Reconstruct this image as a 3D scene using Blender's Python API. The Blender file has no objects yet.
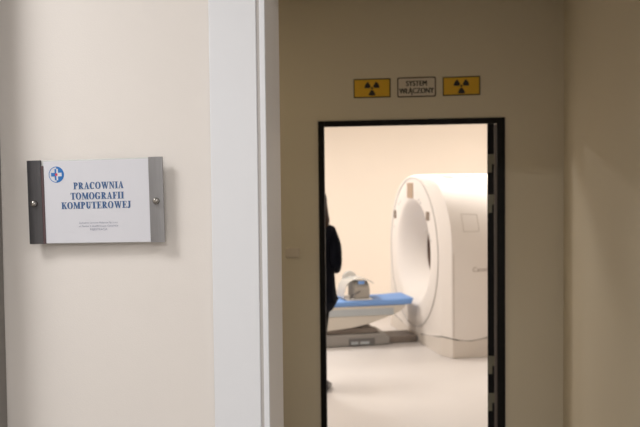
import bpy, bmesh, math, random
from mathutils import Vector, Matrix
C = bpy.context.scene.collection
S = bpy.context.scene
PI = math.pi
random.seed(4)

# ---------------------------------------------------------------- materials
def mat(name, col, rough=.6, metal=0., spec=.5, bump=0., bscale=200., var=0., vscale=3., trans=0., coat=0.):
    m = bpy.data.materials.new(name); m.use_nodes = True
    nt = m.node_tree; b = nt.nodes['Principled BSDF']
    b.inputs['Base Color'].default_value = (*col, 1)
    b.inputs['Roughness'].default_value = rough
    b.inputs['Metallic'].default_value = metal
    b.inputs['Specular IOR Level'].default_value = spec
    b.inputs['Transmission Weight'].default_value = trans
    b.inputs['Coat Weight'].default_value = coat
    tc = nt.nodes.new('ShaderNodeTexCoord')
    if var:
        n = nt.nodes.new('ShaderNodeTexNoise'); n.inputs['Scale'].default_value = vscale
        n.inputs['Detail'].default_value = 4
        r = nt.nodes.new('ShaderNodeMixRGB')
        r.inputs['Color1'].default_value = (*[c*(1-var) for c in col], 1)
        r.inputs['Color2'].default_value = (*[min(1, c*(1+var)) for c in col], 1)
        nt.links.new(tc.outputs['Object'], n.inputs['Vector'])
        nt.links.new(n.outputs['Fac'], r.inputs['Fac'])
        nt.links.new(r.outputs['Color'], b.inputs['Base Color'])
    if bump:
        n2 = nt.nodes.new('ShaderNodeTexNoise'); n2.inputs['Scale'].default_value = bscale
        bp = nt.nodes.new('ShaderNodeBump'); bp.inputs['Strength'].default_value = bump
        bp.inputs['Distance'].default_value = .002
        nt.links.new(tc.outputs['Object'], n2.inputs['Vector'])
        nt.links.new(n2.outputs['Fac'], bp.inputs['Height'])
        nt.links.new(bp.outputs['Normal'], b.inputs['Normal'])
    return m

def brushed(name, c1, c2, rough=.35, axis=2):
    m = mat(name, c1, rough, .9)
    nt = m.node_tree; b = nt.nodes['Principled BSDF']
    tc = nt.nodes.new('ShaderNodeTexCoord'); mp = nt.nodes.new('ShaderNodeMapping')
    sc = [900, 900, 900]; sc[axis] = 8
    mp.inputs['Scale'].default_value = sc
    n = nt.nodes.new('ShaderNodeTexNoise'); n.inputs['Scale'].default_value = 1
    r = nt.nodes.new('ShaderNodeMixRGB')
    r.inputs['Color1'].default_value = (*c1, 1); r.inputs['Color2'].default_value = (*c2, 1)
    nt.links.new(tc.outputs['Object'], mp.inputs['Vector']); nt.links.new(mp.outputs['Vector'], n.inputs['Vector'])
    nt.links.new(n.outputs['Fac'], r.inputs['Fac']); nt.links.new(r.outputs['Color'], b.inputs['Base Color'])
    return m

M = dict(
    wall_near=mat('near_wall_paint', (.79, .752, .718), .75, bump=.15, bscale=350, var=.015),
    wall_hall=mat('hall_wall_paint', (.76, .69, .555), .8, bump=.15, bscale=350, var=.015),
    wall_ct=mat('scan_room_paint', (.86, .775, .685), .8, var=.01),
    ceil=mat('ceiling_paint', (.82, .81, .78), .85),
    floor_ct=mat('pale_vinyl', (.68, .65, .635), .38, var=.03, vscale=1.5, bump=.05, bscale=60),
    floor_near=mat('grey_vinyl', (.30, .28, .255), .4, var=.06, vscale=4),
    casing=mat('white_lacquer', (.79, .81, .85), .4),
    jambp=mat('jamb_lacquer', (.82, .79, .77), .45),
    groove=mat('groove_shade_grey', (.50, .48, .47), .7),  # grey filler carries the shade of the casing groove
    pier=mat('pier_shade_dark', (.22, .205, .19), .5),  # dark colour holds the shade of the corner
    black=mat('black_steel', (.0045, .0043, .0045), .5, spec=.2),
    leaf=mat('black_door_leaf', (.0045, .0043, .0045), .5, spec=.2),
    lead=mat('jamb_rebate_grey', (.20, .17, .16), .5),
    hinge=mat('hinge_metal', (.26, .25, .19), .55, .3),
    switch=mat('switch_plastic', (.74, .66, .56), .45),
    alu_l=brushed('aluminium_dark_reflection', (.10, .10, .108), (.14, .14, .15), .4),  # dark reflection on the left strip put into its colour
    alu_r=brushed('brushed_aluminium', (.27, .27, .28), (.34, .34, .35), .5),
    knob=mat('knob_chrome', (.36, .345, .33), .16, 1.),
    paper=mat('white_paper', (.68, .69, .745), .55),
    acryl=mat('acrylic_edge', (.62, .64, .63), .2),
    darkslot=mat('dark_slot', (.10, .06, .065), .6),
    blue=mat('print_blue', (.042, .115, .275), .6),
    logoblue=mat('logo_blue', (.02, .17, .50), .6),
    red=mat('print_red', (.60, .05, .10), .6),
    greyink=mat('print_grey', (.28, .30, .40), .7),
    yellow=mat('sign_yellow', (.78, .46, .015), .5),
    ink=mat('sign_black', (.012, .010, .008), .5),
    plate=mat('sign_grey_white', (.72, .64, .54), .5),
    border=mat('sign_border', (.10, .07, .05), .5),
    border_y=mat('sign_border_olive', (.12, .085, .02), .5),
    shell=mat('gantry_plastic', (.82, .78, .75), .6, spec=.3, var=.008),
    shell_shaded=mat('gantry_plastic_shaded', (.70, .65, .60), .55),  # shade on the scanner base put into a darker plastic colour
    lug=mat('lug_grey', (.34, .32, .32), .6),
    seam=mat('seam_dark', (.035, .03, .03), .7),
    seam_l=mat('seam_faint', (.50, .46, .42), .7),
    ringm=mat('trim_ring_grey', (.60, .58, .57), .5),
    disp=mat('display_brown', (.40, .29, .21), .35),
    panel=mat('control_dark', (.20, .15, .12), .4),
    scanwin=mat('scan_window_dark', (.10, .055, .04), .35),
    logo=mat('logo_taupe', (.42, .37, .34), .6),
    mattress=mat('blue_mattress', (.19, .36, .74), .6, bump=.1, bscale=120),
    couch=mat('couch_cream', (.66, .615, .55), .45),
    couchgrey=mat('couch_grey_rail', (.47, .51, .54), .4),
    taupe=mat('couch_taupe', (.21, .175, .15), .5),
    dgrey=mat('couch_dark_grey', (.16, .155, .155), .5),
    foot=mat('couch_foot_grey', (.31, .295, .28), .45),
    hh_grey=mat('holder_grey', (.40, .37, .33), .5),
    hh_white=mat('holder_white', (.80, .79, .78), .3),
    hh_clear=mat('holder_translucent', (.78, .78, .76), .25, trans=.45),
    skin=mat('skin', (.55, .33, .24), .5),
    hair=mat('brown_hair', (.028, .013, .006), .6, spec=.2, bump=.5, bscale=90),
    jacket=mat('navy_wool', (.004, .005, .0095), .9, spec=.1, bump=.2, bscale=300),
    trousers=mat('black_cloth', (.004, .004, .0045), .9, spec=.1),
    shoe=mat('black_leather', (.008, .0075, .0075), .35),
    eyew=mat('eye_white', (.8, .8, .78), .3), iris=mat('eye_brown', (.06, .03, .015), .2),
    lip=mat('lip', (.45, .16, .14), .5),
)

# ---------------------------------------------------------------- helpers
def link(name, me, m=None, parent=None, smooth=False):
    o = bpy.data.objects.new(name, me); C.objects.link(o)
    if m is not None: me.materials.append(m)
    if smooth:
        for p in me.polygons: p.use_smooth = True
    if parent is not None: o.parent = parent
    return o

def obj(name, bm, m, parent=None, smooth=False, bevel=0., seg=2):
    bmesh.ops.recalc_face_normals(bm, faces=bm.faces[:])
    me = bpy.data.meshes.new(name); bm.to_mesh(me); bm.free()
    o = link(name, me, m, parent, smooth)
    if bevel:
        md = o.modifiers.new('bevel', 'BEVEL'); md.width = bevel; md.segments = seg
        md.limit_method = 'ANGLE'; md.angle_limit = .6
        for p in me.polygons: p.use_smooth = True
        if smooth or True:
            try: me.set_sharp_from_angle(angle=.7)
            except Exception: pass
    elif smooth:
        try: me.set_sharp_from_angle(angle=.9)
        except Exception: pass
    return o

def bx(bm, x0, x1, y0, y1, z0, z1):
    v = [bm.verts.new((x, y, z)) for x in (x0, x1) for y in (y0, y1) for z in (z0, z1)]
    for f in ((0, 1, 3, 2), (4, 6, 7, 5), (0, 4, 5, 1), (2, 3, 7, 6), (0, 2, 6, 4), (1, 5, 7, 3)):
        bm.faces.new([v[i] for i in f])
    return bm

def box(name, x0, x1, y0, y1, z0, z1, m, parent=None, bevel=0.):
    return obj(name, bx(bmesh.new(), x0, x1, y0, y1, z0, z1), m, parent, bevel=bevel)

def prism(bm, pts, y0, y1):          # polygon in (x,z), extruded along y
    a = [bm.verts.new((x, y0, z)) for x, z in pts]; b = [bm.verts.new((x, y1, z)) for x, z in pts]
    bm.faces.new(a); bm.faces.new(b[::-1])
    n = len(pts)
    for i in range(n): bm.faces.new((a[i], a[(i+1) % n], b[(i+1) % n], b[i]))
    return bm

def loft(bm, rings, closed=True, cap0=False, cap1=False):
    vs = [[bm.verts.new(p) for p in r] for r in rings]
    for a, b in zip(vs, vs[1:]):
        n = len(a)
        for i in range(n if closed else n-1):
            bm.faces.new((a[i], a[(i+1) % n], b[(i+1) % n], b[i]))
    if cap0: bm.faces.new(vs[0])
    if cap1: bm.faces.new(vs[-1][::-1])
    return vs

def cyl(bm, p0, p1, r, n=20, r1=None):
    p0, p1 = Vector(p0), Vector(p1); d = (p1-p0).normalized()
    u = d.orthogonal().normalized(); w = d.cross(u)
    r1 = r if r1 is None else r1
    rings = [[p + (u*math.cos(2*PI*i/n) + w*math.sin(2*PI*i/n))*q for i in range(n)] for p, q in ((p0, r), (p1, r1))]
    loft(bm, rings, True, True, True); return bm

def tube(bm, pts, r, n=8, closed=False):
    pts = [Vector(p) for p in pts]; rings = []; N = len(pts)
    up = None
    for i, p in enumerate(pts):
        a = pts[(i-1) % N] if (closed or i > 0) else p
        b = pts[(i+1) % N] if (closed or i < N-1) else p
        d = (b-a).normalized()
        if up is None: up = d.orthogonal().normalized()
        up = (up - d*up.dot(d)).normalized(); w = d.cross(up)
        rings.append([p + (up*math.cos(2*PI*k/n) + w*math.sin(2*PI*k/n))*r for k in range(n)])
    if closed: rings.append(rings[0])
    loft(bm, rings, True, not closed, not closed)
    if closed: bmesh.ops.remove_doubles(bm, verts=bm.verts[:], dist=1e-6)
    return bm

def empty(name, loc, label, cat, group=None, rot=(0, 0, 0)):
    o = bpy.data.objects.new(name, None); C.objects.link(o)
    o.location = loc; o.rotation_euler = rot; o.empty_display_size = .1
    o['label'] = label; o['category'] = cat
    if group: o['group'] = group
    return o

def struct(name, bm_or_o, m=None, bevel=0., label=None):
    o = obj(name, bm_or_o, m, bevel=bevel) if isinstance(bm_or_o, bmesh.types.BMesh) else bm_or_o
    o['kind'] = 'structure'
    if label: o['label'] = label
    return o

def flat(bm, pts, y):                # flat polygon in (x,z), facing -y
    vs = [bm.verts.new((x, y, z)) for x, z in pts]
    bm.faces.new(vs)

def disc(cx, cz, r, n=40, a0=0., a1=2*PI):
    k = n if abs(a1-a0-2*PI) < 1e-6 else n+1
    return [(cx+r*math.cos(a0+(a1-a0)*i/n), cz+r*math.sin(a0+(a1-a0)*i/n)) for i in range(k)]

def sector(bm, cx, cz, ri, ro, a0, a1, y, n=14):
    p = [(cx+ro*math.cos(a0+(a1-a0)*i/n), cz+ro*math.sin(a0+(a1-a0)*i/n)) for i in range(n+1)]
    q = [(cx+ri*math.cos(a0+(a1-a0)*i/n), cz+ri*math.sin(a0+(a1-a0)*i/n)) for i in range(n+1)]
    for i in range(n): flat(bm, [q[i], p[i], p[i+1], q[i+1]], y)

def sans(name, body, size, m, parent, loc, align='CENTER', bold=0., sx=1., weight=0.):
    cu = bpy.data.curves.new('txt', 'FONT'); cu.body = body; cu.size = size
    cu.align_x = align; cu.align_y = 'CENTER'; cu.offset = bold; cu.space_character = 1.04
    t = bpy.data.objects.new('txt', cu); C.objects.link(t)
    bpy.context.view_layer.update()
    me = bpy.data.meshes.new_from_object(t.evaluated_get(bpy.context.evaluated_depsgraph_get()))
    bpy.data.objects.remove(t); bpy.data.curves.remove(cu)
    for v in me.vertices:
        x, y, z = v.co; v.co = (x*sx, 0, y)
    if weight:                               # heavier strokes: shifted copies, each a hair in front of the last
        b0 = bmesh.new()
        for q, dx in enumerate((-1, -.33, .33, 1)):
            t2 = me.copy()
            for v in t2.vertices: v.co.x += dx*weight; v.co.y -= q*2e-5
            b0.from_mesh(t2); bpy.data.meshes.remove(t2)
        b0.to_mesh(me); b0.free()
    me.name = name; me.materials.clear()
    o = link(name, me, m, parent); o.location = loc
    return o

# serif capitals: polygons in a unit cap-height box
def ell(cx, cy, ro, rio, ci, a0=0, a1=360, n=28):
    q = []
    for i in range(n):
        t0 = math.radians(a0+(a1-a0)*i/n); t1 = math.radians(a0+(a1-a0)*(i+1)/n)
        q.append([(cx+ro[0]*math.cos(t0), cy+ro[1]*math.sin(t0)), (cx+ro[0]*math.cos(t1), cy+ro[1]*math.sin(t1)),
                  (ci+rio[0]*math.cos(t1), cy+rio[1]*math.sin(t1)), (ci+rio[0]*math.cos(t0), cy+rio[1]*math.sin(t0))])
    return q
def R_(x0, x1, y0, y1): return [(x0, y0), (x1, y0), (x1, y1), (x0, y1)]
def sb(x0, x1): return R_(x0, x1, 0, .06)
def st(x0, x1): return R_(x0, x1, .94, 1)
_P = [R_(.10, .32, 0, 1), sb(0, .43), st(0, .34), *ell(.32, .73, (.34, .27), (.13, .205), .32, -90, 90, 16)]
_E = [R_(.10, .32, 0, 1), sb(0, .64), st(0, .62), R_(.3, .48, .47, .54), R_(.43, .48, .36, .65), [(.56, .94), (.62, .94), (.62, .72), (.59, .72)]]
_C = [*ell(.38, .5, (.38, .52), (.17, .455), .41, 42, 318), R_(.66, .70, .64, .98), [(.62, .78), (.68, .92), (.70, .66), (.66, .64)]]
GL = {
 'I': (.44, [R_(.11, .33, 0, 1), sb(0, .44), st(0, .44)]),
 'P': (.68, _P),
 'R': (.80, _P + [[(.30, .5), (.46, .5), (.78, 0), (.54, 0)], sb(.54, .82)]),
 'A': (.78, [[(.08, 0), (.15, 0), (.40, .96), (.36, 1.02)], [(.34, 1.02), (.44, 1.02), (.72, 0), (.48, 0)], R_(.2, .54, .29, .36), sb(0, .26), sb(.40, .80)]),
 'C': (.76, _C),
 'O': (.82, ell(.40, .5, (.40, .52), (.19, .46), .40)),
 'G': (.84, _C + [R_(.52, .73, .05, .42), R_(.42, .82, .40, .46)]),
 'W': (1.12, [[(.06, 1), (.29, 1), (.44, -.02), (.34, -.02)], [(.34, -.02), (.42, -.02), (.60, .9), (.54, 1)], [(.46, 1), (.69, 1), (.82, -.02), (.72, -.02)], [(.74, -.02), (.82, -.02), (1.06, 1), (.99, 1)], st(0, .38), st(.42, .74), st(.88, 1.14)]),
 'N': (.80, [R_(.11, .18, 0, 1), [(.06, 1), (.30, 1), (.70, 0), (.60, -.02)], R_(.62, .69, -.02, 1), sb(0, .29), st(0, .22), st(.50, .80)]),
 'T': (.70, [R_(.24, .46, 0, 1), sb(.13, .57), R_(0, .70, .93, 1), R_(0, .05, .74, 1), R_(.65, .70, .74, 1)]),
 'M': (1.02, [R_(.11, .18, 0, 1), [(.08, 1), (.31, 1), (.56, .2), (.47, 0)], [(.47, 0), (.53, 0), (.82, 1), (.75, 1)], R_(.72, .94, 0, 1), sb(0, .29), st(0, .28), sb(.62, 1.04), st(.76, 1.04)]),
 'F': (.64, _E[:1] + [sb(0, .44)] + _E[2:]),
 'E': (.68, _E + [[(.58, .06), (.66, .06), (.64, .28), (.62, .28)]]),
 'K': (.82, [R_(.10, .32, 0, 1), sb(0, .42), st(0, .42), [(.30, .42), (.34, .38), (.70, .96), (.62, .98)], [(.34, .56), (.46, .66), (.80, 0), (.56, 0)], sb(.48, .84), st(.50, .80)]),
 'U': (.80, [R_(.10, .32, .3, 1), *ell(.38, .34, (.28, .36), (.07, .27), .39, 180, 360, 14), R_(.59, .66, .32, 1), st(0, .42), st(.48, .80)]),
 'J': (.54, [R_(.20, .42, .25, 1), *ell(.20, .27, (.22, .30), (.04, .22), .16, 270, 360, 10), disc(.11, .07, .1, 14), st(.09, .54)]),
 ' ': (.3, []),
}
def serif(name, text, x0, x1, zbase, cap, m, parent, y):
    adv = sum(GL[c][0]+.07 for c in text)-.07
    k = (x1-x0)/adv; bm = bmesh.new(); x = x0
    for c in text:
        w, polys = GL[c]; cnt = 0
        for p in polys:
            for dx in (-.016, .016):
                cnt += 1; flat(bm, [(x+(px+dx)*k, zbase+pz*cap) for px, pz in p], y-cnt*6e-6)
        x += (w+.07)*k
    return obj(name, bm, m, parent)

# ---------------------------------------------------------------- camera
H = 1.737
cam = bpy.data.cameras.new('camera'); cam.sensor_width = 36; cam.lens = 45
cam.clip_start = .05
co = bpy.data.objects.new('camera', cam); C.objects.link(co); S.camera = co
yaw, pit, roll = math.radians(8.5), .04, .0105
fw = Vector((-math.sin(yaw)*math.cos(pit), math.cos(yaw)*math.cos(pit), -math.sin(pit)))
r0 = Vector((math.cos(yaw), math.sin(yaw), 0)); u0 = r0.cross(fw)
rr = math.cos(roll)*r0 - math.sin(roll)*u0; uu = math.cos(roll)*u0 + math.sin(roll)*r0
mw = Matrix((rr, uu, -fw)).transposed().to_4x4(); mw.translation = (0, 0, H)
co.matrix_world = mw
cam.dof.use_dof = True; cam.dof.focus_distance = 2.05; cam.dof.aperture_fstop = 5.6

# ---------------------------------------------------------------- setting
YN, YB, YF, YC = 1.942, 2.105, 4.564, 4.65     # near wall front/back, far wall front/back
ZN, ZH, ZC = 2.95, 2.80, 3.0
# near wall with doorway
JL, JR, DH = -.421, .64, 2.25
bm = bmesh.new(); bx(bm, -3.2, JL-.02, YN, YB, 0, 3.1); bx(bm, JR+.02, 3.2, YN, YB, 0, 3.1); bx(bm, JL-.02, JR+.02, YN, YB, DH+.02, 3.1)
struct('wall_front', bm, M['wall_near'])
# door lining and casing of the near doorway
bm = bmesh.new(); bx(bm, JL-.02, JL, YN-.004, YB+.004, 0, DH); bx(bm, JR, JR+.02, YN-.004, YB+.004, 0, DH); bx(bm, JL-.02, JR+.02, YN-.004, YB+.004, DH, DH+.02)
struct('trim_1', bm, M['jambp'])
bm = bmesh.new(); bx(bm, -.562, -.4425, YN-.012, YN-.0005, 0, DH+.14); bx(bm, JR+.0215, JR+.141, YN-.012, YN-.0005, 0, DH+.14); bx(bm, -.4425, JR+.0215, YN-.012, YN-.0005, DH+.022, DH+.14)
o = struct('trim_2', bm, M['casing'], bevel=.002)
bm = bmesh.new(); bx(bm, -.435, JL, YN-.010, YN-.0045, 0, DH); bx(bm, JR, JR+.014, YN-.010, YN-.0045, 0, DH)
struct('trim_3', bm, M['casing'], bevel=.0015)
bm = bmesh.new(); bx(bm, -.4425, -.435, YN-.0088, YN-.001, 0, DH)
struct('trim_4', bm, M['groove'])
# pier guessed at the left edge, sized and darkened to shade the wall
bm = bmesh.new(); bx(bm, -1.45, -1.128, YN-.15, YN-.0005, 0, 2.94)
struct('trim_5', bm, M['pier'], bevel=.004)
# near room shell
bm = bmesh.new(); bx(bm, -3.2, -3.1, -3.0, YN, 0, 3.1); struct('wall_left', bm, M['wall_near'])
bm = bmesh.new(); bx(bm, 3.1, 3.2, -3.0, YN, 0, 3.1); struct('wall_right', bm, M['wall_near'])
bm = bmesh.new(); bx(bm, -3.2, 3.2, -3.1, -3.0, 0, 3.1); struct('wall_back', bm, M['wall_near'])
bm = bmesh.new(); bx(bm, -3.2, 3.2, -3.1, YN, ZN, 3.1); struct('ceiling', bm, M['ceil'])
bm = bmesh.new(); bx(bm, -4.2, 3.3, -3.1, YF, -.1, 0); struct('floor', bm, M['floor_near'])
# hallway shell
bm = bmesh.new(); bx(bm, -2.2, -2.1, YB, YF, 0, 3.1); struct('wall_hall_left', bm, M['wall_hall'])
bm = bmesh.new(); bx(bm, .678, .80, YB, YF, 0, 3.1); struct('wall_hall_right', bm, M['wall_hall'])
bm = bmesh.new(); bx(bm, -2.2, .80, YB, YF, ZH, 3.1); struct('ceiling_hall', bm, M['ceil'])
# far wall with the scan-room doorway
OL, OR_, OT = -.687, .362, 2.082
bm = bmesh.new(); bx(bm, -4.2, OL+.01, YF, YC, 0, 3.1); bx(bm, OR_-.01, 3.3, YF, YC, 0, 3.1); bx(bm, OL+.01, OR_-.01, YF, YC, OT-.01, 3.1)
o = struct('wall_far', bm, M['wall_hall'])
# inner skin of that wall on the scan-room side
bm = bmesh.new(); bx(bm, -4.2, OL, YC, YC+.01, 0, 3.1); bx(bm, OR_, 3.3, YC, YC+.01, 0, 3.1); bx(bm, OL, OR_, YC, YC+.01, OT, 3.1)
struct('wall_scan_front', bm, M['wall_ct'])
YE = 11.4
bm = bmesh.new(); bx(bm, -4.2, 3.3, YE, YE+.1, 0, 3.1); struct('wall_scan_back', bm, M['wall_ct'])
bm = bmesh.new(); bx(bm, -4.2, -4.1, YC+.01, YE, 0, 3.1); struct('wall_scan_left', bm, M['wall_ct'])
bm = bmesh.new(); bx(bm, 3.2, 3.3, YC+.01, YE, 0, 3.1); struct('wall_scan_right', bm, M['wall_ct'])
bm = bmesh.new(); bx(bm, -4.2, 3.3, YC, YE+.1, ZC, 3.1); struct('ceiling_scan', bm, M['ceil'])
bm = bmesh.new(); bx(bm, -4.2, 3.3, YF, YE+.1, -.1, 0); struct('floor_scan', bm, M['floor_ct'])
# black steel door frame
bm = bmesh.new()
bx(bm, OL, OL+.034, YF-.012, YF+.015, 0, OT); bx(bm, OR_-.044, OR_, YF-.012, YF+.015, 0, OT); bx(bm, OL+.034, OR_-.044, YF-.012, YF+.015, OT-.033, OT)
struct('trim_6', bm, M['black'], bevel=.002)
# grey rebate strip on the hinge side
bm = bmesh.new(); bx(bm, .3095, OR_-.0105, YC-.02, YC+.010, 0, OT-.030)
struct('trim_7', bm, M['lead'])
# door leaf, opened into the scan room
HX, HY = .309, YC+.016
dl = empty('door_1', (HX, HY, 0), 'black door leaf swung open into the bright scan room', 'door', rot=(0, 0, math.radians(-4.2)))
dl['kind'] = 'structure'
box('leaf', -.038, 0, 0, .94, .012, OT-.014, M['leaf'], dl, bevel=.0015)
for zc in (1.83, 1.60, .67, .455):
    bm = bmesh.new()
    bx(bm, -.035, -.012, -.0035, -.0003, zc-.052, zc+.052)          # plate let into the leaf edge
    bx(bm, -.012, .012, -.0045, -.0003, zc-.004, zc+.052)           # upper half reaching to the frame
    cyl(bm, (.004, -.007, zc-.004), (.004, -.007, zc+.052), .006, 12)
    obj('hinge', bm, M['hinge'], dl)

# ---------------------------------------------------------------- wall plate in the hallway
sw = empty('wall_plate', (-.846, YF, 1.326), 'small blank cream wall plate left of the black door frame', 'wall plate')
box('cover_plate', -.040, .040, -.010, -.0005, -.030, .028, M['switch'], sw, bevel=.003)
box('rocker', -.028, .028, -.0125, -.0102, -.022, .020, M['switch'], sw, bevel=.001)

# ---------------------------------------------------------------- signs above the far door
def warn_sign(x0, x1, z0, z1, label, rot):
    cx, cz = (x0+x1)/2, (z0+z1)/2; w, h = (x1-x0)/2, (z1-z0)/2
    e = empty('warning_sign', (cx, YF, cz), label, 'sign', 'radiation warning signs above the door', rot=(0, rot, 0))
    box('border_frame', -w, w, -.004, -.0005, -h, h, M['border_y'], e, bevel=.001)
    pl = box('yellow_face', -w+.007, w-.007, -.0052, -.0042, -h+.007, h-.007, M['yellow'], e)
    bm = bmesh.new(); y = -.0056
    for mid in (30, 150, 270):
        sector(bm, 0, 0, .0115, .043, math.radians(mid-29), math.radians(mid+29), y)
    flat(bm, disc(0, 0, .0065, 20), y)
    obj('trefoil', bm, M['ink'], pl)
    return e
warn_sign(-.481, -.270, 2.209, 2.317, 'yellow radiation trefoil sign left of the SYSTEM WŁĄCZONY plate', 0)
warn_sign(.021, .228, 2.209, 2.315, 'yellow radiation trefoil sign right of the SYSTEM WŁĄCZONY plate', -.004)
e = empty('status_sign', (-.1245, YF, 2.2625), 'grey-white plate with dark border reading SYSTEM WŁĄCZONY between yellow signs', 'sign')
def rrect(w, h, r, n=5):
    p = []
    for cx, cz, a in ((w-r, h-r, 0), (-w+r, h-r, 90), (-w+r, -h+r, 180), (w-r, -h+r, 270)):
        p += [(cx+r*math.cos(math.radians(a+90*i/n)), cz+r*math.sin(math.radians(a+90*i/n))) for i in range(n+1)]
    return p
obj('border_frame', prism(bmesh.new(), rrect(.1085, .056, .010), -.004, -.0005), M['border'], e)
fc = obj('plate_face', prism(bmesh.new(), rrect(.1015, .049, .006), -.0052, -.0042), M['plate'], e)
sans('lettering', 'SYSTEM', .042, M['ink'], fc, (0, -.0058, .019), weight=.0017, sx=.80)
sans('lettering', 'WŁĄCZONY', .042, M['ink'], fc, (0, -.0058, -.022), weight=.0017, sx=.77)

# ---------------------------------------------------------------- the sign on the near wall
SX, SZ = -.8588, 1.6935
sg = empty('door_sign', (SX, YN, SZ), 'white paper sign PRACOWNIA TOMOGRAFII KOMPUTEROWEJ in metal-ended holder on cream wall', 'sign', rot=(0, -.015, 0))
W2, H2 = .1800, .1062
YP = -.027                                             # sign stands off the wall
box('clear_plate', -W2+.004, W2-.001, YP, YP+.004, -H2, H2, M['acryl'], sg, bevel=.0008)
pp = box('paper_sheet', -W2+.0435, W2-.0365, YP-.0014, YP-.0004, -H2+.0015, H2-.003, M['paper'], sg)
box('edge_slot', -W2+.037, -W2+.0432, YP-.0035, YP-.0004, -H2, H2-.014, M['darkslot'], sg)
def strip(x0, x1, m):
    bm = bmesh.new(); n = 10; ring0 = []; ring1 = []
    pts = []
    for i in range(n+1):
        t = i/n; x = x0+(x1-x0)*t
        pts.append((x, YP-.0045-.0025*math.sin(PI*t)))
    pts += [(x1, YP-.0003), (x0, YP-.0003)]
    a = [bm.verts.new((x, y, -H2)) for x, y in pts]; b = [bm.verts.new((x, y, H2+.0005)) for x, y in pts]
    bm.faces.new(a); bm.faces.new(b[::-1])
    for i in range(len(pts)):
        j = (i+1) % len(pts); bm.faces.new((a[i], a[j], b[j], b[i]))
    return obj('end_strip', bm, m, sg, smooth=True)
o = strip(-W2, -W2+.037, M['alu_l']); o['label'] = 'metal end strip coloured with a dark reflection'
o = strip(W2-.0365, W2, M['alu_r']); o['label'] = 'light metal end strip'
def knob(x, z):
    bm = bmesh.new()
    prof = [(0, .0085), (-.008, .0085), (-.011, .0072), (-.013, .004), (-.0133, 0)]
    n = 24; rings = [[(x+r*math.cos(2*PI*i/n), YP-.006+y, z+r*math.sin(2*PI*i/n)) for i in range(n)] for y, r in prof[:-1]]
    loft(bm, rings, True, True, True)
    k = obj('knob', bm, M['knob'], sg, smooth=True)
    bm = bmesh.new(); cyl(bm, (x, YP+.0045, z), (x, -.0005, z), .0075, 16)
    obj('standoff', bm, M['knob'], sg, smooth=True)
knob(-W2+.019, -.003); knob(W2-.0175, -.003)
# printing on the sheet (sheet-local metres)
yt = YP-.0019
def px(u): return (u-95.7)/387.5                        # sign-plane units along the width
serif('lettering', 'PRACOWNIA', -.0575, .0760, .0310, .0172, M['blue'], pp, yt)
serif('lettering', 'TOMOGRAFII', -.0655, .0760, .0050, .0172, M['blue'], pp, yt)
serif('lettering', 'KOMPUTEROWEJ', -.0915, .0940, -.0185, .0172, M['blue'], pp, yt)
for txt, w, z, sz in (('Zachodnie Centrum Medyczne Sp. z o.o.', .104, -.0545, .0062), ('ul. Piastów 3, 66-600 Krosno Odrzańskie', .104, -.0630, .0062), ('REJESTRACJA', .046, -.0715, .0068)):
    t = sans('small_print', txt, sz, M['greyink'], pp, (0, yt, z))
    xs = [v.co.x for v in t.data.vertices]; k = w/(max(xs)-min(xs))
    for v in t.data.vertices: v.co.x *= k
    t.location.x = .006
LX, LZ, LR = -.1020, .0695, .0205
bm = bmesh.new(); sector(bm, LX, LZ, LR*.92, LR, 0, 2*PI, yt, 48); flat(bm, disc(LX, LZ, LR*.93, 24, -PI/2, PI/2), yt)
lg = obj('emblem', bm, M['logoblue'], pp)
a, b2 = LR*.22, LR*.70
bm = bmesh.new()
for p in (R_(LX-a, LX, LZ-b2, LZ+b2), R_(LX-b2, LX-a*.9, LZ-a, LZ+a)): flat(bm, p, yt-.0001)
obj('emblem', bm, M['logoblue'], pp)
bm = bmesh.new()
for p in (R_(LX+.0002, LX+a, LZ-b2, LZ+b2), R_(LX+a, LX+b2, LZ-a, LZ+a)): flat(bm, p, yt-.0002)
o = obj('emblem', bm, M['paper'], pp); o['label'] = 'white half cross'
bm = bmesh.new(); flat(bm, disc(LX, LZ, LR*.17, 20), yt-.0004)
o = obj('emblem', bm, M['red'], pp); o['label'] = 'red centre dot'

# ---------------------------------------------------------------- CT scanner
PH = math.radians(20)
# local frame: +x = along the front face (away from the photographer), +y = into the machine, z up
def gframe():
    l = Vector((-math.sin(PH), math.cos(PH), 0)); d = Vector((math.cos(PH), math.sin(PH), 0))
    return l, d
l_, d_ = gframe()
P0 = Vector((.009, 7.937, 0)); AC = .88
GO = P0 + l_*AC
# use a proper rotation: local X = -l (towards the photographer), local Y = d
GROT = math.atan2(-l_.y, -l_.x)
gan = empty('ct_scanner', GO, 'large white ring-shaped scanner with round bore on pale floor', 'scanner', rot=(0, 0, GROT))
# in local coordinates X runs towards the photographer, so a -> X = -(a-AC)
ZC0 = .96
NB, NS, NT = 12, 10, 56
def dip(x, hw): return -.105*max(0, 1-(abs(x)/hw)**1.6)
def outline(hw, zc, top, p, z0):
    pts = []
    for i in range(NB): pts.append((-hw+2*hw*i/NB, z0+dip(-hw+2*hw*i/NB, hw)))
    for i in range(NS): pts.append((hw, z0+(zc-z0)*i/NS))
    for i in range(NT):
        t = PI*i/NT; c, s = math.cos(t), math.sin(t)
        pts.append((math.copysign(abs(c)**(2/p), c)*hw, zc+(top-zc)*abs(s)**(2/p)))
    for i in range(NS): pts.append((-hw, zc-(zc-z0)*i/NS))
    return pts
def ring(pts, y): return [(x, y, z) for x, z in pts]
def circ(ref, r, y, zc=ZC0):
    out = []
    for x, z in ref:
        t = math.atan2(z-zc, x); out.append((r*math.cos(t), y, zc+r*math.sin(t)))
    return out
ZB = .200
ofr = outline(.868, .98, 1.768, 2.15, ZB); ofm = outline(.885, .98, 1.778, 2.15, ZB)
obA = outline(1.025, 1.02, 1.80, 2.35, ZB)
obE = outline(.95, 1.02, 1.76, 2.35, ZB)
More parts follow.
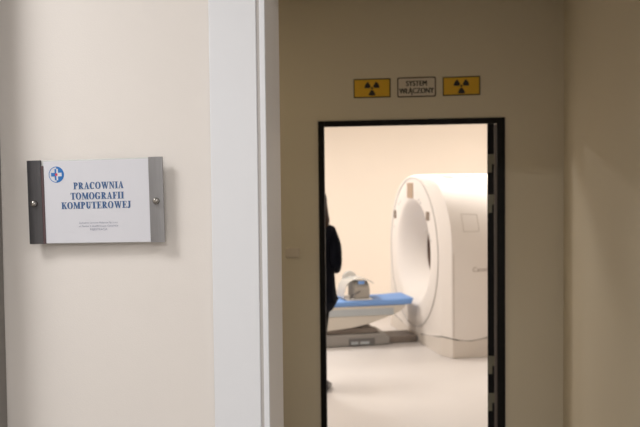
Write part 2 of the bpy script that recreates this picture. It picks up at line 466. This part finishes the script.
bm = bmesh.new()
rings = [circ(ofr, .36, .50), circ(ofr, .36, .40)]
rings = [circ(ofr, r, y) for y, r in ((.93, .55), (.75, .42), (.58, .37), (.44, .36), (.36, .362), (.28, .385), (.20, .42), (.12, .47), (.06, .515), (.02, .553), (.004, .575))]
rings += [circ(ofr, .59, 0), circ(ofr, .70, 0), circ(ofr, .795, 0), circ(ofr, .803, .004)]
rings += [ring(ofr, .006), ring(ofm, .012), ring(outline(.96, .99, 1.79, 2.2, ZB), .035), ring(obA, .062), ring(outline(1.03, 1.02, 1.803, 2.35, ZB), .085), ring(outline(1.03, 1.02, 1.803, 2.35, ZB), .86), ring(obE, .95), circ(obE, .56, .95), circ(ofr, .55, .93)]
loft(bm, rings)
bmesh.ops.remove_doubles(bm, verts=bm.verts[:], dist=1e-5)
shell = obj('housing', bm, M['shell'], gan, smooth=True)
# scan window ring inside the bore
bm = bmesh.new(); ref = ofr
loft(bm, [circ(ref, .379, .300), circ(ref, .375, .300), circ(ref, .358, .362), circ(ref, .357, .43), circ(ref, .3605, .43)])
obj('scan_window', bm, M['scanwin'], gan, smooth=True)
# face trim ring
bm = bmesh.new(); tube(bm, [(.808*math.cos(2*PI*i/96), -.001, ZC0+.808*math.sin(2*PI*i/96)) for i in range(96)], .0055, 8, True)
obj('trim_ring', bm, M['ringm'], gan, smooth=True)
# skirt below the wavy gap
def skirt(z0, z1, g, wave):
    base = [(-.868, .006), (.868, .006), (.885, .012), (1.03, .066), (1.03, .86), (.95, .95), (-.95, .95), (-1.03, .86), (-1.03, .066), (-.885, .012)]
    dense = []
    for i in range(len(base)):
        a, b = Vector(base[i]), Vector(base[(i+1) % len(base)]); k = max(1, int((b-a).length/.04))
        dense += [a+(b-a)*j/k for j in range(k)]
    lo, hi = [], []
    for p in dense:
        dz = wave(p)
        c = Vector((0, .47)); q = c+(p-c)*(1-g)
        lo.append((q.x, q.y, z0)); hi.append((q.x, q.y, z1+dz))
    return lo, hi
def wave(p):
    if p.y < .05: return dip(p.x, .885)
    if p.x > .9:
        return -.028*math.sin(min(1, max(0, (p.y-.06)/.36))*PI)
    return 0
bm = bmesh.new(); lo, hi = skirt(.003, .188, 0, wave); loft(bm, [lo, hi], True, True, True)
o = obj('skirt', bm, M['shell_shaded'], gan)
bm = bmesh.new(); lo, hi = skirt(.06, .215, .008, lambda p: 0); loft(bm, [lo, hi], True, True, True)
obj('seam', bm, M['seam'], gan)
# lower lip of the housing, following the wave
bm = bmesh.new(); lo1, hi1 = skirt(.20, .204, -.0005, lambda p: 0)
lo2 = [(x, y, .199+wave(Vector((x, y)))) for x, y, z in hi1]
loft(bm, [lo2, [(x, y, .212) for x, y, z in hi1]])
o = obj('lower_lip', bm, M['shell'], gan)
# side seam and service panel outline on the side facing the photographer
XS = 1.0308
def sp(b): return XS
bm = bmesh.new(); bx(bm, XS-.002, XS+.0006, .0765, .0805, .21, 1.02); obj('seam', bm, M['seam_l'], gan)
bm = bmesh.new()
for (y0, y1, z0, z1) in ((.185, .349, 1.232, 1.236), (.185, .349, 1.394, 1.398), (.185, .1885, 1.232, 1.398), (.3455, .349, 1.232, 1.398)):
    pass
def shell_x(z):                          # X of the side wall at height z
    s = max(0, min(1, (z-1.02)/(1.803-1.02))); return 1.03*(1-s**2.35)**(1/2.35)
def side_line(bm, p, q, w=.0022, n=8):
    pts = [(shell_x(p[1]+(q[1]-p[1])*i/n)+.0004, p[0]+(q[0]-p[0])*i/n, p[1]+(q[1]-p[1])*i/n) for i in range(n+1)]
    tube(bm, pts, w, 6)
c4 = [(.19, 1.405), (.35, 1.395), (.35, 1.235), (.19, 1.235)]
for i in range(4): side_line(bm, c4[i], c4[(i+1) % 4])
obj('service_panel', bm, M['seam_l'], gan)
t = sans('lettering', 'Canon', .062, M['logo'], gan, (0, 0, 0), align='LEFT', bold=.0006)
for v in t.data.vertices:
    x, y, z = v.co; v.co = (XS+.001, .272+x, .862+z)
t['label'] = 'taupe lettering on side cover'
# controls on the front face
def fplate(name, a0, a1, z0, z1, m, y=-.006, r=.01):
    w, h = (a1-a0)/2, (z1-z0)/2
    bm = prism(bmesh.new(), [(x-((a0+a1)/2-AC), z+(z0+z1)/2) for x, z in rrect(w, h, r)], y, .002)
    return obj(name, bm, m, gan)
fplate('display', .85, 1.05, 1.545, 1.712, M['disp'])
fplate('control_panel', 1.475, 1.555, 1.30, 1.392, M['panel'])
fplate('control_panel', .325, .42, 1.325, 1.415, M['panel'])
for (a, z) in ((1.38, 1.47), (1.32, 1.50), (.60, 1.50), (.66, 1.53), (.42, 1.22), (.33, 1.18), (.28, 1.12), (1.56, 1.20)):
    bm = bmesh.new(); cyl(bm, (-(a-AC), -.004, z), (-(a-AC), .002, z), .014, 14)
    obj('button', bm, M['ringm'], gan)
# two recessed lifting lugs on top
for yb in (.27, .49):
    bm = bmesh.new()
    xx = .36; n = 24; rg = []
    for i in range(n):
        t = 2*PI*i/n; x = xx+.09*math.cos(t); s = 1-(abs(x)/1.03)**2.35
        rg.append((x, yb+.065*math.sin(t), 1.02+(1.803-1.02)*s**(1/2.35)))
    loft(bm, [[(x, y, z-.01) for x, y, z in rg], [(x, y, z+.003) for x, y, z in rg]], True, True, True)
    obj('lifting_lug', bm, M['lug'], gan)

# ---------------------------------------------------------------- patient couch
cx = empty('patient_couch', GO - d_*1.2, 'long patient couch with blue mattress reaching towards the scanner bore', 'couch', rot=(0, 0, GROT))
# couch-local: X towards the photographer, Y towards the scanner; b (distance from the scanner face) = 1.2 - y
def cb(b): return 1.2-b
def cprof(name, prof, hw, m, bevel=.01, par=None):
    bm = bmesh.new()
    A = [bm.verts.new((-hw, cb(b), z)) for b, z in prof]; B = [bm.verts.new((hw, cb(b), z)) for b, z in prof]
    bm.faces.new(A); bm.faces.new(B[::-1])
    n = len(prof)
    for i in range(n): bm.faces.new((A[i], A[(i+1) % n], B[(i+1) % n], B[i]))
    return obj(name, bm, m, par or cx, bevel=bevel)
BL = 2.55
cprof('table_top', [(.15, .418), (.17, .385), (.23, .345), (.40, .285), (.55, .235), (.75, .195), (1.1, .165), (BL, .165), (BL, .418)], .232, M['couch'], .008)
cprof('mattress', [(.060, .489), (.085, .427), (.16, .4195), (BL-.02, .4195), (BL-.02, .475), (.3, .478), (.2, .483)], .225, M['mattress'], .012)
for s in (-1, 1):
    bm = bmesh.new(); x0, x1 = (.2325, .240) if s > 0 else (-.240, -.2325)
    bx(bm, x0, x1, cb(BL-.1), cb(.29), .322, .394)
    obj('side_rail', bm, M['couchgrey'], cx, bevel=.003)
cprof('lift_cover', [(.44, .128), (.47, .170), (.53, .185), (.60, .192), (BL-.3, .164), (BL-.3, .128)], .20, M['taupe'], .012)
cprof('pedestal', [(.33, .02), (.33, .085), (.37, .118), (.44, .127), (BL-.2, .127), (BL-.2, .004), (.35, .004)], .235, M['foot'], .012)
bm = bmesh.new(); bx(bm, .2352, .243, cb(.78), cb(.50), .012, .085); obj('recess_panel', bm, M['dgrey'], cx, bevel=.004)
bm = bmesh.new(); bx(bm, .2432, .247, cb(.66), cb(.56), .022, .052); bx(bm, .2432, .247, cb(.76), cb(.68), .022, .052); obj('floor_bracket', bm, M['couchgrey'], cx, bevel=.003)
bm = bmesh.new(); bx(bm, -.17, .17, cb(.325), cb(.012), .003, .072); obj('floor_rail', bm, M['taupe'], cx, bevel=.008)

# head holder lying on the couch
hh = empty('head_holder', GO - d_*.62 + Vector((0, 0, .4765)), 'grey head holder with curved white shield standing on blue couch mattress', 'head holder', rot=(0, 0, GROT))
bm = bmesh.new(); bx(bm, -.16, .20, -.17, .11, .003, .016); obj('base_plate', bm, M['hh_white'], hh, bevel=.004)
def arch(bm, r, y0, y1, z0, rz, th=None, n=20, xo=0.):
    pts = [(xo+r*math.cos(PI*i/n), z0+rz*math.sin(PI*i/n)) for i in range(n+1)]
    if th is None:
        prism(bm, [(xo+r, .017)] + pts + [(xo-r, .017)], y0, y1)
    else:
        q = [(xo+(r-th)*math.cos(PI*i/n), z0+(rz-th)*math.sin(PI*i/n)) for i in range(n+1)]
        prism(bm, pts+q[::-1], y0, y1)
bm = bmesh.new(); arch(bm, .15, -.08, .09, .11, .085, xo=.02); obj('head_block', bm, M['hh_grey'], hh, bevel=.015)
# white shield: sheet that arches along the couch above the block
bm = bmesh.new(); up = []; dn = []
ctl = [(-.190, .020), (-.188, .075), (-.178, .125), (-.158, .168), (-.128, .197), (-.088, .215), (-.040, .223), (.008, .223), (.052, .214), (.094, .197), (.134, .172)]
n = len(ctl)-1
for i, (y, z) in enumerate(ctl):
    a, b = Vector(ctl[max(0, i-1)]), Vector(ctl[min(n, i+1)]); t = (b-a).normalized(); q = Vector((-t.y, t.x))*.006
    up.append((y+q.x, z+q.y)); dn.append((y, z))
pf = up+dn[::-1]
A = [bm.verts.new((-.15, y, z)) for y, z in pf]; B = [bm.verts.new((.17, y, z)) for y, z in pf]
for i in range(len(pf)):
    j = (i+1) % len(pf); bm.faces.new((A[i], A[j], B[j], B[i]))
for i in range(n):
    k = len(pf)-1-i
    bm.faces.new((A[i], A[i+1], A[k-1], A[k])); bm.faces.new((B[i+1], B[i], B[k], B[k-1]))
obj('shield', bm, M['hh_clear'], hh, smooth=True)
bm = bmesh.new(); cyl(bm, (-.12, -.060, .20), (-.152, -.060, .20), .082, 30); obj('cushion', bm, M['hh_clear'], hh, smooth=True, bevel=.01)
bm = bmesh.new(); bx(bm, .172, .176, -.040, .03, .170, .205); o = obj('blue_highlight', bm, M['mattress'], hh, bevel=.003)  # blue highlight put in as a small coloured patch
bm = bmesh.new(); tube(bm, [(.176, -.13, .02), (.182, -.10, .06), (.178, -.07, .075), (.176, -.04, .085), (.175, -.02, .10)], .007, 8); obj('clamp_arm', bm, M['dgrey'], hh, smooth=True)
for yy in (-.185, -.165):
    pass

# ---------------------------------------------------------------- the person beside the couch
def skin_bm(verts, edges, sub=2):
    me = bpy.data.meshes.new('tmp'); me.from_pydata([v[:3] for v in verts], edges, [])
    o = bpy.data.objects.new('tmp', me); C.objects.link(o)
    o.modifiers.new('skin', 'SKIN')
    sd = me.skin_vertices[0].data
    for i, v in enumerate(verts):
        r = v[3]; sd[i].radius = r if isinstance(r, tuple) else (r, r); sd[i].use_root = (i == 0)
    m2 = o.modifiers.new('sub', 'SUBSURF'); m2.levels = sub
    bpy.context.view_layer.update()
    e = o.evaluated_get(bpy.context.evaluated_depsgraph_get()); t = bpy.data.meshes.new_from_object(e)
    bm = bmesh.new(); bm.from_mesh(t)
    bpy.data.objects.remove(o); bpy.data.meshes.remove(me); bpy.data.meshes.remove(t)
    return bm
def merge(a, b):
    t = bpy.data.meshes.new('t'); b.to_mesh(t); b.free(); a.from_mesh(t); bpy.data.meshes.remove(t)
pe = empty('person', (-1.0, 6.50, 0), 'person in dark navy jacket and black trousers beside the couch, mostly behind black door frame', 'person')
V = [(0, 0, .90, (.13, .10)), (0, -.005, 1.06, (.105, .082)), (0, 0, 1.22, (.135, .095)), (0, 0, 1.325, (.08, .065)), (0, .01, 1.42, .048), (0, .02, 1.50, .05)]
Ed = [(0, 1), (1, 2), (2, 3), (3, 4), (4, 5)]
def chain(V, Ed, root, pts):
    p = root
    for q in pts: V.append(q); Ed.append((p, len(V)-1)); p = len(V)-1
for s in (-1, 1):
    chain(V, Ed, 3, [(s*.118, -.005, 1.305, .038), (s*.168, -.045, 1.07, .038), (s*.135, .15, 1.00, .028), (s*.115, .20, .995, (.030, .016)), (s*.105, .235, .99, (.034, .014))])
    chain(V, Ed, 0, [(s*.07-.01, 0, .80, .068), (s*.046-.024, .012, .48, .043), (s*.046-.014, -.02, .10, .032), (s*.054-.006, .03, .05, .03), (s*.060-.004, .11, .032, .025)])
body = skin_bm(V, Ed)
for s in (-1, 1):                      # fingers, curled, and a thumb from the side of each palm
    for k, (dz, L) in enumerate(((.026, .070), (.009, .080), (-.008, .074), (-.024, .058))):
        b = (s*.105, .235, .99+dz)
        merge(body, skin_bm([(*b, .009), (b[0]-s*.004, b[1]+L*.45, b[2], .0085), (b[0]-s*.022, b[1]+L*.72, b[2]-.004, .008), (b[0]-s*.040, b[1]+L*.74, b[2]-.006, .0065)], [(0, 1), (1, 2), (2, 3)], 1))
    merge(body, skin_bm([(s*.115, .195, 1.01, .011), (s*.098, .222, 1.035, .010), (s*.080, .255, 1.040, .008)], [(0, 1), (1, 2)], 1))
# head with brow, nose, lips and chin
hb = bmesh.new(); bmesh.ops.create_uvsphere(hb, u_segments=28, v_segments=20, radius=1)
for v in hb.verts:
    x, y, z = v.co
    if z < 0: x *= 1-.28*(-z)**1.3; y = y*(1-.12*(-z)) + .10*(-z)
    f = max(0, y)
    nose = math.exp(-((x/.16)**2+((z+.18)/.20)**2))*f
    y += .24*nose - .05*math.exp(-(((abs(x)-.36)/.18)**2+((z-.02)/.12)**2))*f
    y += .06*math.exp(-((x/.3)**2+((z+.52)/.07)**2))*f + .06*math.exp(-((x/.35)**2+((z+.85)/.15)**2))
    v.co = (x*.074, .03+y*.094, 1.565+z*.113)
for s in (-1, 1):
    eb = bmesh.new(); bmesh.ops.create_uvsphere(eb, u_segments=10, v_segments=8, radius=1)
    for v in eb.verts: v.co = (s*.074+v.co.x*.009, .02+v.co.y*.018, 1.56+v.co.z*.030)
    merge(hb, eb)
merge(body, hb)
obj('body', body, M['skin'], pe, smooth=True)
for s in (-1, 1):
    for nm, r, yy, m in (('eye', .0115, .106, 'eyew'), ('iris', .0055, .1135, 'iris')):
        eb = bmesh.new(); bmesh.ops.create_uvsphere(eb, u_segments=12, v_segments=8, radius=r)
        for v in eb.verts: v.co += Vector((s*.028, yy, 1.567))
        obj(nm, eb, M[m], pe, smooth=True)
eb = bmesh.new(); bmesh.ops.create_uvsphere(eb, u_segments=12, v_segments=8, radius=1)
for v in eb.verts: v.co = (v.co.x*.022, .118+v.co.y*.006, 1.506+v.co.z*.007)
obj('lips', eb, M['lip'], pe, smooth=True)
# hair: crown and a back fall to the shoulders
hr = bmesh.new(); bmesh.ops.create_uvsphere(hr, u_segments=28, v_segments=18, radius=1)
for v in hr.verts:
    x, y, z = v.co
    if y > 0 and z < .35: y *= .15; 
    v.co = (x*.086, .018+y*.104, 1.575+z*.116)
fall = bmesh.new(); rings = []
for z, rx, ry, yc in ((1.60, .084, .095, .01), (1.55, .090, .095, .0), (1.50, .096, .09, -.005), (1.45, .106, .085, -.015), (1.41, .112, .085, -.025), (1.375, .104, .08, -.035), (1.36, .09, .07, -.04)):
    n = 18; out = [(rx*math.cos(PI+PI*i/n), yc+ry*math.sin(PI+PI*i/n)+.004*math.sin(i*2.4), z) for i in range(n+1)]
    inn = [(.80*rx*math.cos(2*PI-PI*i/n), yc+.012+.62*ry*math.sin(2*PI-PI*i/n), z) for i in range(n+1)]
    rings.append(out+inn)
loft(fall, rings, True, True, True); merge(hr, fall)
obj('hair', hr, M['hair'], pe, smooth=True)
# jacket
V = [(0, 0, .90, (.162, .13)), (0, -.005, 1.06, (.128, .105)), (0, 0, 1.22, (.152, .118)), (0, 0, 1.335, (.118, .10)), (0, .008, 1.405, .075)]
Ed = [(0, 1), (1, 2), (2, 3), (3, 4)]
chain(V, Ed, 0, [(0, 0, .76, (.166, .130)), (0, 0, .63, (.140, .110))])
for s in (-1, 1):
    chain(V, Ed, 3, [(s*.112, -.005, 1.322, .062), (s*.152, -.02, 1.225, .060), (s*.164, -.045, 1.07, .053), (s*.145, .08, 1.01, .046), (s*.136, .145, .998, .041)])
jk = obj('jacket', skin_bm(V, Ed), M['jacket'], pe, smooth=True)
cb_ = bmesh.new()
loft(cb_, [[(r*math.cos(2*PI*i/20), .008+r*.95*math.sin(2*PI*i/20), z) for i in range(20)] for r, z in ((.098, 1.345), (.080, 1.39), (.066, 1.425), (.060, 1.422), (.062, 1.38))])
obj('collar', cb_, M['jacket'], jk, smooth=True)
# trousers
V = [(0, 0, .90, (.14, .11)), (0, 0, .83, (.14, .11))]; Ed = [(0, 1)]
for s in (-1, 1):
    chain(V, Ed, 1, [(s*.056-.018, 0, .72, .076), (s*.046-.024, .010, .48, .054), (s*.046-.020, -.012, .22, .043), (s*.048-.012, -.015, .065, .042)])
obj('trousers', skin_bm(V, Ed), M['trousers'], pe, smooth=True)
for s in (-1, 1):
    sh = bmesh.new(); rg = []
    for y, w, h in ((-.075, .012, .05), (-.065, .034, .098), (-.03, .039, .105), (.03, .040, .080), (.09, .044, .050), (.14, .040, .040), (.168, .022, .028), (.176, .006, .018)):
        rg.append([(s*.060-.004+w*math.cos(2*PI*i/16), y, .003+h/2+h/2*math.copysign(abs(math.sin(2*PI*i/16))**.6, math.sin(2*PI*i/16))) for i in range(16)])
    loft(sh, rg, True, True, True)
    obj('shoe', sh, M['shoe'], pe, smooth=True)


# ---------------------------------------------------------------- lamps
def area(name, loc, sx, sy, e, col, rot=(0, 0, 0)):
    L = bpy.data.lights.new(name, 'AREA'); L.shape = 'RECTANGLE'; L.size = sx; L.size_y = sy; L.energy = e; L.color = col
    o = bpy.data.objects.new(name, L); C.objects.link(o); o.location = loc; o.rotation_euler = rot
    return o
for x, y, e in ((-1.84, 6.24, 38), (-2.2, 8.8, 68), (.4, 9.0, 38), (2.0, 8.8, 56)):
    area('ceiling_lamp_scan', (x, y, ZC-.02), .6, .6, e, (1, .93, .85))
for x, y, e in ((-1.65, .9, 27), (-2.2, -.6, 10), (.75, .25, 16), (.1, -1.9, 60)):
    area('ceiling_lamp_near', (x, y, ZN-.02), .6, .6, e, (1, .975, .955))
area('hall_fill', (-1.6, 3.3, ZH-.02), .3, .3, 5.5, (1, .82, .56))  # added unseen fill, lifts and warms the hallway walls
w = bpy.data.worlds.new('world'); S.world = w; w.use_nodes = True
w.node_tree.nodes['Background'].inputs[0].default_value = (.05, .05, .05, 1)
w.node_tree.nodes['Background'].inputs[1].default_value = .2
S.view_settings.view_transform = 'Standard'; S.view_settings.look = 'None'
S.view_settings.gamma = 1; S.view_settings.use_curve_mapping = False
S.view_settings.exposure = 0
